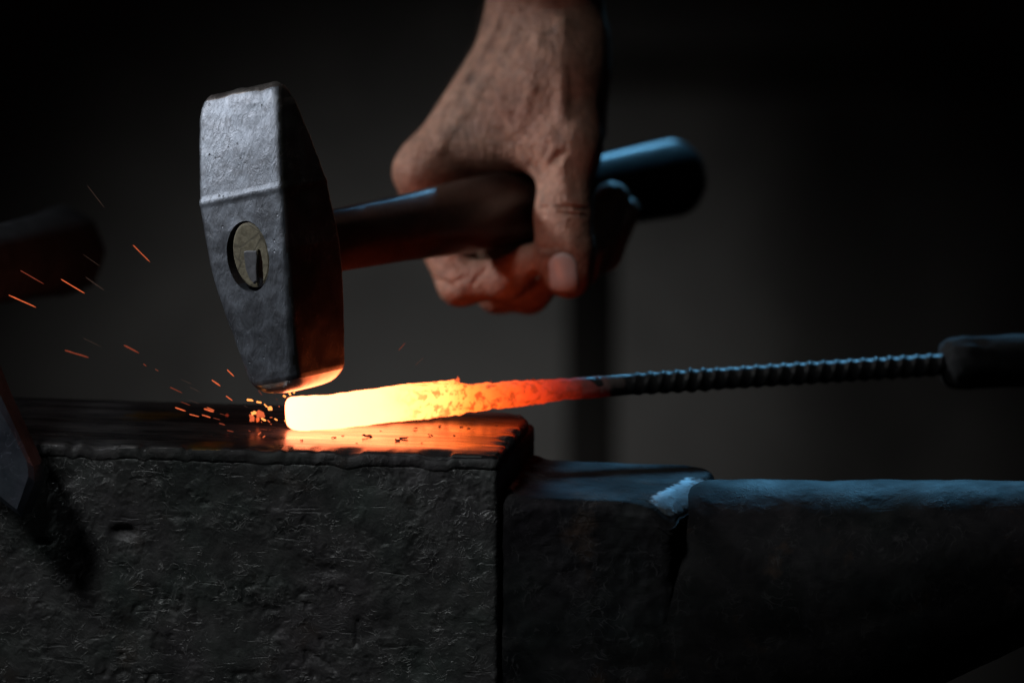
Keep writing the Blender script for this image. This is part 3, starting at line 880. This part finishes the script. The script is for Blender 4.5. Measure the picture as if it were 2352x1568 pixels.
def surface_nets(sdf, lo, hi, vs):
    n = np.ceil((hi - lo) / vs).astype(int) + 1
    xs = [lo[i] + vs * np.arange(n[i]) for i in range(3)]
    Vv = np.empty(n, dtype=np.float32)
    # coarse pass first, then only the band near the surface at full resolution
    S = 4
    cx = [np.append(x[::S], x[-1]) for x in xs]
    G = np.stack(np.meshgrid(*cx, indexing='ij'), -1).reshape(-1, 3)
    Cv = sdf(G).reshape([len(c) for c in cx]).astype(np.float32)
    ix = [np.minimum(np.round(np.arange(k) / S).astype(int), len(c) - 1) for k, c in zip(n, cx)]
    Vv = Cv[np.ix_(*ix)].copy()
    near = np.abs(Vv) < S * vs * 0.95 + 0.002
    for i in range(n[0]):
        jj = np.argwhere(near[i])
        if len(jj) == 0: continue
        Pt = np.stack([np.full(len(jj), xs[0][i]), xs[1][jj[:, 0]], xs[2][jj[:, 1]]], 1)
        Vv[i][jj[:, 0], jj[:, 1]] = sdf(Pt)
    ins = Vv < 0
    nc = n - 1
    cnt = np.zeros(nc, dtype=np.int16)
    for dx in (0, 1):
        for dy in (0, 1):
            for dz in (0, 1):
                cnt += ins[dx:dx + nc[0], dy:dy + nc[1], dz:dz + nc[2]]
    act = (cnt > 0) & (cnt < 8)
    I = np.argwhere(act)
    idm = -np.ones(nc, dtype=np.int64); idm[act] = np.arange(len(I))
    acc = np.zeros((len(I), 3)); c = np.zeros(len(I))
    for ax in range(3):
        o1, o2 = [a for a in range(3) if a != ax]
        for u in (0, 1):
            for w in (0, 1):
                s = np.zeros(3, int); s[o1] = u; s[o2] = w
                e = s.copy(); e[ax] = 1
                A = I + s; B = I + e
                va = Vv[A[:, 0], A[:, 1], A[:, 2]]; vb = Vv[B[:, 0], B[:, 1], B[:, 2]]
                m = (va < 0) != (vb < 0)
                t = np.where(m, va / np.where(m, va - vb, 1), 0)
                pt = A.astype(float); pt[:, ax] += t
                acc[m] += pt[m]; c[m] += 1
    Vt = acc / c[:, None] * vs + lo
    Fc = []
    for ax in range(3):
        o1, o2 = (ax + 1) % 3, (ax + 2) % 3
        sl = [slice(None)] * 3; sh = [slice(None)] * 3
        sl[ax] = slice(0, n[ax] - 1); sh[ax] = slice(1, n[ax])
        a = ins[tuple(sl)]; b = ins[tuple(sh)]
        E = np.argwhere(a != b)
        E = E[(E[:, o1] > 0) & (E[:, o2] > 0) & (E[:, o1] < n[o1] - 1) & (E[:, o2] < n[o2] - 1)]
        ia = a[E[:, 0], E[:, 1], E[:, 2]]
        def g(u, w):
            q_ = E.copy(); q_[:, o1] -= u; q_[:, o2] -= w
            return idm[q_[:, 0], q_[:, 1], q_[:, 2]]
        Q = np.stack([g(1, 1), g(0, 1), g(0, 0), g(1, 0)], 1)
        Q[~ia] = Q[~ia][:, ::-1]
        Fc.append(Q)
    return Vt, np.concatenate(Fc)

corners = np.array([q(x, y, d) for x in (860, 1560) for y in (-900, 780) for d in (0.09, 0.26)])
lo = np.array([min(q(880, 0, .1)[0], q(880, 0, .26)[0]), 0.0, 0.0]); hi = np.zeros(3)
allp = np.array([q(*e) for (a, b, _, _) in PALM for e in (a, b)] + [q(*e) for ch in FING + [THUMB] for (a, b, _, _) in ch for e in (a, b)])
lo = allp.min(0) - 0.022; hi = allp.max(0) + 0.022
topz = q(1250, -640, .11)[2]; hi[2] = topz + 0.004
def clipped(Pt): return np.maximum(hand_sdf(Pt), Pt[:, 2] - topz)
VS = 0.00088
hv, hf = surface_nets(clipped, lo, hi, VS)
hf = [tuple(int(i) for i in r) for r in hf]
MS = mat_skin()
person = obj('person', hv, hf, MS, origin=HP(0, .2, 0))
tag(person, 'right hand and hairy bare forearm of a smith gripping the hammer handle, thumb pointing down', 'person')
sm = person.modifiers.new('s', 'SMOOTH'); sm.factor = 0.5; sm.iterations = 2
print('hand verts', len(hv))
pl_ = np.array(person.location)

def grad(p):
    e = 1e-4; g = []
    for i in range(3):
        d = np.zeros(3); d[i] = e
        g.append(float(hand_sdf((p + d)[None, :], False)[0] - hand_sdf((p - d)[None, :], False)[0]))
    return unit(g)

# thumbnail: curved plate on the thumb, projected onto the surface
rows, cols = 17, 13
NV = []; NF = []
for i in range(rows):
    v_ = i / (rows - 1)
    for j in range(cols):
        u_ = j / (cols - 1) * 2 - 1
        wv = 33 * (1 - 0.35 * max(0, 1 - v_ * 3.2) ** 2) * (1 - 0.10 * max(0, v_ - .8) * 5 * 0.6)
        y = 588 + 78 * v_ - (7 * (1 - u_ * u_) if v_ < .05 else 5 * (1 - u_ * u_) * (1 - v_)) + 5 * (1 - u_ * u_) * v_
        x = 1292 + 5 * v_ + u_ * wv
        p = march(x, y)
        g_ = grad(p)
        lift = 0.0003 * (1 - abs(u_) ** 4) * (1 if 0 < i else 0.2) + 0.00004
        NV.append(p + g_ * lift)
n0 = len(NV)
for k in range(n0): NV.append(NV[k] - grad(NV[k]) * 0.0009)
for i in range(rows - 1):
    for j in range(cols - 1):
        a = i * cols + j
        NF.append((a, a + 1, a + cols + 1, a + cols)); NF.append((n0 + a + cols, n0 + a + cols + 1, n0 + a + 1, n0 + a))
rim = [j for j in range(cols)] + [i * cols + cols - 1 for i in range(1, rows)] + [(rows - 1) * cols + j for j in range(cols - 2, -1, -1)] + [i * cols for i in range(rows - 2, 0, -1)]
for i in range(len(rim)):
    a, b = rim[i], rim[(i + 1) % len(rim)]
    NF.append((b, a, n0 + a, n0 + b))
obj('thumbnail', np.array(NV), NF, mat_simple('nail_keratin', (0.6, 0.47, 0.43), (0.72, 0.6, 0.56), 120, 0.3, 0, 0.15, 0.0004, (1, 1, 0.3)), person)

# forearm hair: fine tubes on the back of the hand and the arm
rnd = random.Random(5)
dgc = hv[:, None] if False else None
cand = []
tries = rnd.sample(range(len(hv)), min(len(hv), 26000))
tries = [i for i in tries if q(1000, 330, .16)[2] < hv[i][2] < topz - 0.01]
HG = np.zeros((len(tries), 3)); hp_ = hv[tries]
for k3 in range(3):
    dl = np.zeros(3); dl[k3] = 1e-4
    HG[:, k3] = hand_sdf(hp_ + dl, False) - hand_sdf(hp_ - dl, False)
HG /= np.linalg.norm(HG, axis=1)[:, None]
HVt = []; HF = []; cnt = 0
tz_lo = q(1000, 330, .16)[2]
for ti, i in enumerate(tries):
    if cnt >= 1500: break
    p = hv[i]
    if p[2] < tz_lo or p[2] > topz - 0.01: continue
    g_ = HG[ti]
    gx = float(g_ @ R); gd = float(g_ @ F)
    if gx > -0.35 and rnd.random() > 0.10: continue
    if p[2] < q(1000, 200, .16)[2] and rnd.random() > 0.5: continue
    Ln = rnd.uniform(.004, .010)
    d0 = unit(g_ * 0.7 + unit(C2W((-0.15 + rnd.uniform(-.4, .4), -0.75 + rnd.uniform(-.5, .4), rnd.uniform(-.4, .4)))) * 0.8)
    pts = [p - g_ * 0.0003]
    cur = d0
    for s in range(4):
        pts.append(pts[-1] + cur * Ln / 4); cur = unit(cur + C2W((rnd.uniform(-.12, .12), -0.22, 0)) + np.array([rnd.uniform(-.08, .08)] * 3))
    sdv = unit(np.cross(d0, F)); up_ = unit(np.cross(sdv, d0))
    b = len(HVt)
    for s, pt in enumerate(pts):
        r = 0.00008 * (1 - s / 5.5)
        for k in range(3):
            an = 2 * math.pi * k / 3
            HVt.append(pt + sdv * r * math.cos(an) + up_ * r * math.sin(an))
    for s in range(4):
        for k in range(3):
            a = b + s * 3 + k; c = b + s * 3 + (k + 1) % 3
            HF.append((a, c, c + 3, a + 3))
    cnt += 1
hair = obj('arm_hair', np.array(HVt), HF, mat_simple('arm_hair', (0.10, 0.08, 0.065), (0.17, 0.14, 0.12), 50, 0.5), person)

# dark sleeve, above the frame
rings = []
for i in range(16):
    t = i / 15; y = -430 - 620 * t; d = np.interp(y, [-1100, -700, -250], [.04, .10, .16])
    c = P(1250, y, d)
    rg = []
    for j in range(48):
        an = 2 * math.pi * j / 48
        r = (0.043 + 0.012 * t) * (1 + 0.06 * noise.noise(Vector((math.cos(an) * 2, math.sin(an) * 2, t * 6)))) 
        rg.append(c + R * r * math.cos(an) + F * r * math.sin(an))
    rings.append(np.array(rg))
v, f = loft(rings)
obj('sleeve', v, f, mat_simple('dark_work_cloth', (0.015, 0.015, 0.018), (0.03, 0.03, 0.035), 200, 0.9), person)

# ------------------------------------------------------------------ second hammer at the left edge
h2 = empty('hammer', P(-190, 640, 0.02), 'second hammer at the left edge, blurred black octagonal handle and one corner of its head', 'hammer')
ax2 = unit(P(62, 1132, -.085) - P(-190, 640, -.03))
dirh = unit(P(150, 578, .30) - P(-190, 640, .0))
w2 = unit(np.cross(ax2, dirh)); dirh2 = unit(np.cross(w2, ax2))
def prism(outline, dfront, th, bev):
    """closed outline in pixels at one distance, thick block with chamfered rims"""
    c = np.mean(np.array(outline), axis=0)
    rg = []
    back = dirh * th
    for (k, s, dep) in ((0, bev * 1.6, 0.0), (1, 0.0, bev), (2, 0.0, th - bev), (3, bev * 1.6, th)):
        r = []
        for (x, y) in outline:
            dx, dy = x - c[0], y - c[1]; L = math.hypot(dx, dy)
            px = x - dx / L * s * 5345; py = y - dy / L * s * 5345
            r.append(P(px, py, dfront) + dirh * dep)
        rg.append(np.array(r))
    return loft(rg)
def densify(pts, n=8):
    o = []
    for i in range(len(pts)):
        a, b = pts[i], pts[(i + 1) % len(pts)]
        for k in range(n): o.append((a[0] + (b[0] - a[0]) * k / n, a[1] + (b[1] - a[1]) * k / n))
    return o
v, f = prism(densify([(74, 1072), (77, 1108), (46, 1187), (-30, 1130), (-230, 880), (-310, 650), (-200, 560), (-60, 760), (0, 912)]), -.038, .024, .0022)
f = [tuple(x[::-1]) for x in f]
obj('hammer_head', v, f, mat_forged('dull_blue_hammer_iron', lo=(0.05, 0.06, 0.08), hi=(0.14, 0.15, 0.19), bs=0.25), h2, smooth=False)
rings = []
pa, pb = P(-230, 655, -.06), P(150, 575, .26)
hd = unit(pb - pa); hs = unit(np.cross(hd, Z_)); hu = np.cross(hs, hd); Lh = float(np.linalg.norm(pb - pa))
for s, k in [(0, .75), (.03, .8), (.10, .85), (.18, .9), (.26, .98), (Lh - .02, 1.06), (Lh - .006, 1.10), (Lh, 1.04), (Lh + .005, .88), (Lh + .009, .6), (Lh + .011, .3)]:
    o = ell(.0185 * k, .0198 * k, 48, 0.7)
    o = o @ np.array([[math.cos(.39), math.sin(.39)], [-math.sin(.39), math.cos(.39)]])
    rings.append(np.array([pa + hd * s + hs * x + hu * y for x, y in o]))
v, f = loft(rings)
obj('handle', v, f, mat_simple('black_painted_handle', (0.02, 0.021, 0.024), (0.05, 0.052, 0.058), 60, 0.7, 0, 0.3, 0.001, (1, 1, 1), 0.15), h2)

# ------------------------------------------------------------------ sparks
MSP = [mat_emit('spark_bright', (1.0, 0.30, 0.07), 2.2), mat_emit('spark_orange', (1.0, 0.17, 0.055), 0.85), mat_emit('spark_dim', (0.9, 0.15, 0.07), 0.22), mat_emit('spark_faint', (0.9, 0.55, 0.42), 0.055)]
def c4(x, y): return (352.8 + x * .1687, 793.8 + y * .1687)
def c8(x, y): return (x * .3373, 352.8 + y * .3373)
def spark(p0, p1, r, lvl, dd, label, group, ddn=None):
    a = P(*p0, dd); b = P(*p1, dd if ddn is None else ddn)
    L = np.linalg.norm(b - a); ax = unit(b - a); s = unit(np.cross(ax, F)); u = np.cross(s, ax)
    sd_ = random.Random(int(p0[0] * 7 + p0[1]))
    rings = []
    for t in (0, .06, .2, .45, .7, .9, 1.0):
        k = {0: .25, .06: .8, .2: 1.05, .45: .95, .7: 1.0, .9: .75, 1.0: .2}[t] * sd_.uniform(.85, 1.15)
        c = a + (b - a) * t + s * sd_.uniform(-.12, .12) * r
        rings.append(np.array([c + s * r * k * math.cos(x) + u * r * k * math.sin(x) for x in np.linspace(0, 2 * math.pi, 7, endpoint=False)]))
    v, f = loft(rings)
    o = obj('spark', v, f, MSP[lvl], origin=(a + b) / 2)
    tag(o, label, 'spark', group)
    return o
G1 = 'sparks flying left off the hammer blow'
SP = [  # crop4 coordinates
 ((1000, 325), (1095, 418), .00030, 1, 'orange spark nearest to the lower left edge of the hammer head'),
 ((790, 465), (910, 548), .00036, 1, 'thick orange spark left of the hammer face, above the anvil'),
 ((985, 682), (1075, 748), .00032, 1, 'short orange spark midway between the hammer face and the anvil top'),
 ((220, 562), (388, 642), .00026, 2, 'dim long spark furthest left of those just above the anvil'),
 ((370, 455), (515, 522), .00012, 3, 'thin grey spark thread, upper one of two above the anvil'),
 ((490, 562), (637, 630), .00012, 3, 'thin grey spark thread, lower one of two above the anvil'),
 ((480, 738), (620, 790), .00014, 3, 'thin grey thread of a spark crossing the far edge of the anvil'),
 ((370, 762), (500, 812), .00018, 2, 'thin dull red spark at the far edge of the anvil'),
 ((292, 840), (440, 890), .00034, 1, 'leftmost bright spark low over the anvil face'),
 ((685, 858), (820, 898), .00055, 1, 'broadest red orange spark low over the anvil face'),
 ((725, 838), (830, 880), .00020, 1, 'slim spark touching the top of the broadest one'),
 ((485, 930), (620, 965), .00028, 1, 'orange spark low over the anvil, second from the left in its row'),
 ((657, 940), (778, 976), .00032, 1, 'orange spark low over the anvil, third from the left in its row'),
 ((810, 980), (910, 1008), .00018, 2, 'dim thin spark right of the third in the low row'),
 ((890, 1052), (975, 1080), .00036, 2, 'short red spark below the low row over the anvil'),
 ((1000, 1150), (1090, 1172), .00030, 2, 'red spark lowest on the anvil left of the bar tip'),
 ((1290, 1152), (1322, 1166), .00028, 2, None), ((1425, 608), (1478, 672), .00016, 2, 'thin red spark just under the left corner of the hammer face'),
 ((1268, 732), (1358, 748), .00070, 0, 'plump yellow spark, left of two in a row under the hammer'),
 ((1398, 762), (1470, 776), .00055, 0, 'plump yellow spark, right of two in a row under the hammer'),
 ((1505, 792), (1552, 842), .00036, 0, 'short slanted yellow spark next to the triangular ember'),
 ((1465, 985), (1530, 1022), .00060, 0, 'yellow wedge of a spark right of the ember cluster'),
 ((1550, 1010), (1588, 1048), .00030, 1, None), ((1595, 1062), (1603, 1072), .00030, 1, None), ((1580, 975), (1620, 975), .00022, 1, None),
 ((1645, 990), (1687, 1016), .00034, 0, None), ((1700, 822), (1720, 832), .00018, 1, None), ((1665, 720), (1690, 738), .00012, 2, None),
 ((1762, 675), (1800, 698), .00065, 0, 'glowing bead just left of the bar tip under the hammer'),
 ((1843, 632), (1865, 676), .00060, 0, 'left one of the pair of beads between hammer face and bar'),
 ((1900, 628), (1925, 640), .00075, 0, 'right one of the pair of beads between hammer face and bar'),
 ((1420, 1212), (1465, 1172), .00034, 1, 'upper of two sparks slanting up right below the ember cluster'), ((1485, 1250), (1520, 1222), .00036, 1, 'lower of two sparks slanting up right below the ember cluster'),
 ((1590, 1275), (1640, 1270), .00020, 2, None), ((900, 920), (985, 950), .00014, 2, None), ((1463, 1030), (1475, 1046), .00020, 1, None), ((1788, 1010), (1802, 1036), .00055, 0, None),
 ((1230, 812), (1285, 842), .00010, 3, None), ((20, 318), (66, 346), .00022, 2, None), ((1450, 1132), (1545, 1142), .00020, 2, None), ((1582, 1132), (1586, 1155), .00018, 2, None),
]
for i, (a, b, r, l, lab) in enumerate(SP):
    spark(c4(*a), c4(*b), r * .8, l, -0.004 + 0.012 * math.sin(i * 2.3), lab or 'tiny orange speck of a spark close to the left of the bar tip', G1)
G2 = 'sparks far out to the left'
SP8 = [((595, 218), (712, 370), .00016, 3, 'long pale hairline spark high at the left, above all others'), ((905, 622), (1020, 737), .00028, 1, 'steep orange spark right of the dark handle end'),
 ((415, 855), (578, 952), .00034, 1, 'orange spark crossing the underside of the dark handle end'), ((585, 842), (712, 932), .00026, 3, 'dim brown spark at the lower right corner of the dark handle end'),
 ((138, 795), (300, 888), .00034, 2, 'dull red spark in front of the dark handle'), ((58, 962), (246, 1047), .00038, 1, 'bright orange spark below the dark handle near the left edge'),
 ((440, 1338), (605, 1388), .00060, 2, 'wide dull spark floating between handle end and anvil, furthest left'), ((842, 1303), (948, 1358), .00056, 2, 'wide dull spark between handle end and anvil, right of its twin'),
 ((568, 1257), (690, 1314), .00014, 3, 'pale hairline spark just above the wide dull one at left'), ((975, 1430), (998, 1447), .00030, 2, 'small dim spark at the right end of the wide dull pair'),
 ((1055, 1465), (1080, 1480), .00018, 3, 'faint fleck of a spark right of the small dim one'), ((565, 685), (680, 765), .00012, 3, 'hairline spark in front of the dark handle end')]
for i, (a, b, r, l, lab) in enumerate(SP8):
    spark(c8(*a), c8(*b), r * .62, l, -0.02 + 0.03 * math.sin(i * 1.7), lab, G2)
spark((916, 804), (931, 787), .00014, 2, .02, 'dim spark rising above the middle of the hot bar', 'sparks above the bar')
spark((955, 838), (974, 820), .00014, 3, .02, 'faint spark just above the top of the hot bar', 'sparks above the bar')
# embers
tri = P(*c4(1590, 853), .0)
place_flake('ember', tri, .0011, 41, MSP[0], (1.3, 0.2, 0.6), (1.2, 1, 1), .3, label='triangular glowing ember above the ember cluster', cat='ember')
for k, (x, y, s, mi, lab) in enumerate(((1362, 915, .0012, 0, 'upright yellow ember at the left of the ember cluster'), (1462, 925, .0017, 1, 'rounded orange ember at the top right of the ember cluster'),
                                   (1345, 990, .0018, 1, 'flat red orange ember at the bottom left of the ember cluster'), (1410, 955, .0016, 1, 'orange ember in the middle of the ember cluster'), (1418, 1002, .0010, 2, 'dim pinkish ember at the bottom of the ember cluster'))):
    px, py = c4(x, y)
    place_flake('ember', P(px, py, DD0 + 0.004 * k - 0.004), s, 50 + k, [MSP[0], MSP[1], M_EMB][mi], (1.2, 0.3 * k, 0.5 * k), (1.2, .9, .9), .5, label=lab, cat='ember', group='cluster of embers on the anvil left of the bar tip')
place_flake('ember', P(*c4(998, 945), DD0 + .01), .0009, 71, M_EMBD, (1.2, 0, 0), (1.4, .8, .8), .4, label='dull red ember on the anvil between the low sparks and the ember cluster', cat='ember')

# ------------------------------------------------------------------ background
def box(name, lo_, hi_, mat, parent=None, bev=0.0):
    x0, y0, z0 = lo_; x1, y1, z1 = hi_
    V = [(x0, y0, z0), (x1, y0, z0), (x1, y1, z0), (x0, y1, z0), (x0, y0, z1), (x1, y0, z1), (x1, y1, z1), (x0, y1, z1)]
    Fc = [(0, 3, 2, 1), (4, 5, 6, 7), (0, 1, 5, 4), (1, 2, 6, 5), (2, 3, 7, 6), (3, 0, 4, 7)]
    o = obj(name, V, Fc, mat, parent, smooth=False, origin=((x0 + x1) / 2, (y0 + y1) / 2, z0))
    if bev:
        b = o.modifiers.new('b', 'BEVEL'); b.width = bev; b.segments = 2
    return o
GZ = -0.76
gm = mat_simple('packed_earth', (0.05, 0.045, 0.04), (0.11, 0.10, 0.085), 6, 0.9, 0, 0.4, 0.01)
gnd = obj('ground', [(-6, -4, GZ), (6, -4, GZ), (6, 6, GZ), (-6, 6, GZ)], [(0, 1, 2, 3)], gm, smooth=False)
tag(gnd, kind='structure')
tw = NT('limewashed_wall')
w1 = tw.noise(5, 4, 0.6, 0.5); w2 = tw.noise(1.1, 3, 0.5)
colw = tw.ramp(w1, [(0.3, (0.11, 0.11, 0.11)), (0.7, (0.20, 0.20, 0.197))])
colw = tw.mix(tw.ramp(tw.noise(9, 3), [(0.55, g3(0)), (0.7, g3(0.5))]), colw, (0.24, 0.24, 0.23))
tw.set(Base_Color=colw, Roughness=0.9, Normal=tw.bump(tw.noise(14, 5), 0.5, 0.02))
wall = box('wall', (-3.2, 1.75, GZ), (3.2, 1.95, 2.4), tw.m)
tag(wall, 'dull grey plastered workshop wall far behind the anvil', 'wall')
wood = mat_simple('dark_timber', (0.008, 0.0075, 0.007), (0.02, 0.018, 0.016), 30, 0.8, 0, 0.5, 0.003, (1, 1, 0.1))
c = P(1358, 850, 1.25)
post = box('post', (c[0] - .0175, c[1] - .017, GZ), (c[0] + .0175, c[1] + .017, P(1356, 520, 1.25)[2]), wood, bev=.003)
tag(post, 'slim dark upright post behind the hand and bar', 'post')
c = P(1900, 315, 1.35)
rail = box('rail', (c[0] - .25, 1.738, c[2] - .016), (c[0] + .30, 1.7502, c[2] + .018), mat_simple('grey_rail_wood', (0.05, 0.048, 0.045), (0.10, 0.095, 0.09), 30, 0.8), bev=.003)
tag(rail, 'blurred horizontal grey rail on the wall above the handle end', 'rail')

# ------------------------------------------------------------------ lights
def look(o, target):
    d = Vector(target) - o.location; o.rotation_euler = d.to_track_quat('-Z', 'Y').to_euler()
def cam_pt(x, up, dd): return CAM + (2 + dd) * F + x * R + up * U
def lamp(name, typ, loc, target, energy, col, **kw):
    l = bpy.data.lights.new(name, typ); l.energy = energy; l.color = col
    for k, v in kw.items(): setattr(l, k, v)
    o = bpy.data.objects.new(name, l); o.location = Vector(loc); COL.objects.link(o); look(o, target); return o
lamp('key_lamp', 'SPOT', cam_pt(-1.92, 1.05, -.10), P(930, 380, .08), 132, (0.90, 0.95, 1.0), shadow_soft_size=0.12, spot_size=math.radians(11.5), spot_blend=1.0)
lamp('front_lamp', 'SPOT', cam_pt(-.95, 1.20, -1.15), P(500, 1150, .0), 138, (0.94, 0.98, 1.0), shadow_soft_size=0.30, spot_size=math.radians(12), spot_blend=1.0)
lamp('window_lamp', 'SPOT', cam_pt(0.26, 1.05, 1.25), P(1960, 800, .15), 88, (0.18, 0.58, 1.0), shadow_soft_size=0.11, spot_size=math.radians(13), spot_blend=0.85)
lamp('wall_fill', 'SPOT', cam_pt(-0.25, -0.15, 0.7), P(1030, 1200, 1.7), 8.2, (1.0, 0.975, 0.94), shadow_soft_size=0.15, spot_size=math.radians(42), spot_blend=1.0)  # unseen spot added only to brighten the wall behind

w = bpy.data.worlds.new('World'); SC.world = w; w.use_nodes = True
w.node_tree.nodes['Background'].inputs[0].default_value = (0.8, 0.9, 1.0, 1)
w.node_tree.nodes['Background'].inputs[1].default_value = 0.0016

# ------------------------------------------------------------------ camera
cd = bpy.data.cameras.new('camera'); cam = bpy.data.objects.new('camera', cd); COL.objects.link(cam)
cam.location = Vector(CAM); look(cam, PIVOT)
cd.sensor_width = 36; cd.lens = 36 * K / 2352; cd.clip_start = 0.05; cd.clip_end = 50
cd.dof.use_dof = True; cd.dof.focus_distance = 1.985; cd.dof.aperture_fstop = 5.0
SC.camera = cam
SC.view_settings.view_transform = 'Standard'; SC.view_settings.look = 'None'
SC.view_settings.exposure = 0; SC.view_settings.gamma = 1; SC.view_settings.use_curve_mapping = False
SC.render.engine = 'CYCLES'
SC.cycles.use_denoising = True
SC.cycles.sample_clamp_indirect = 4
SC.cycles.max_bounces = 4
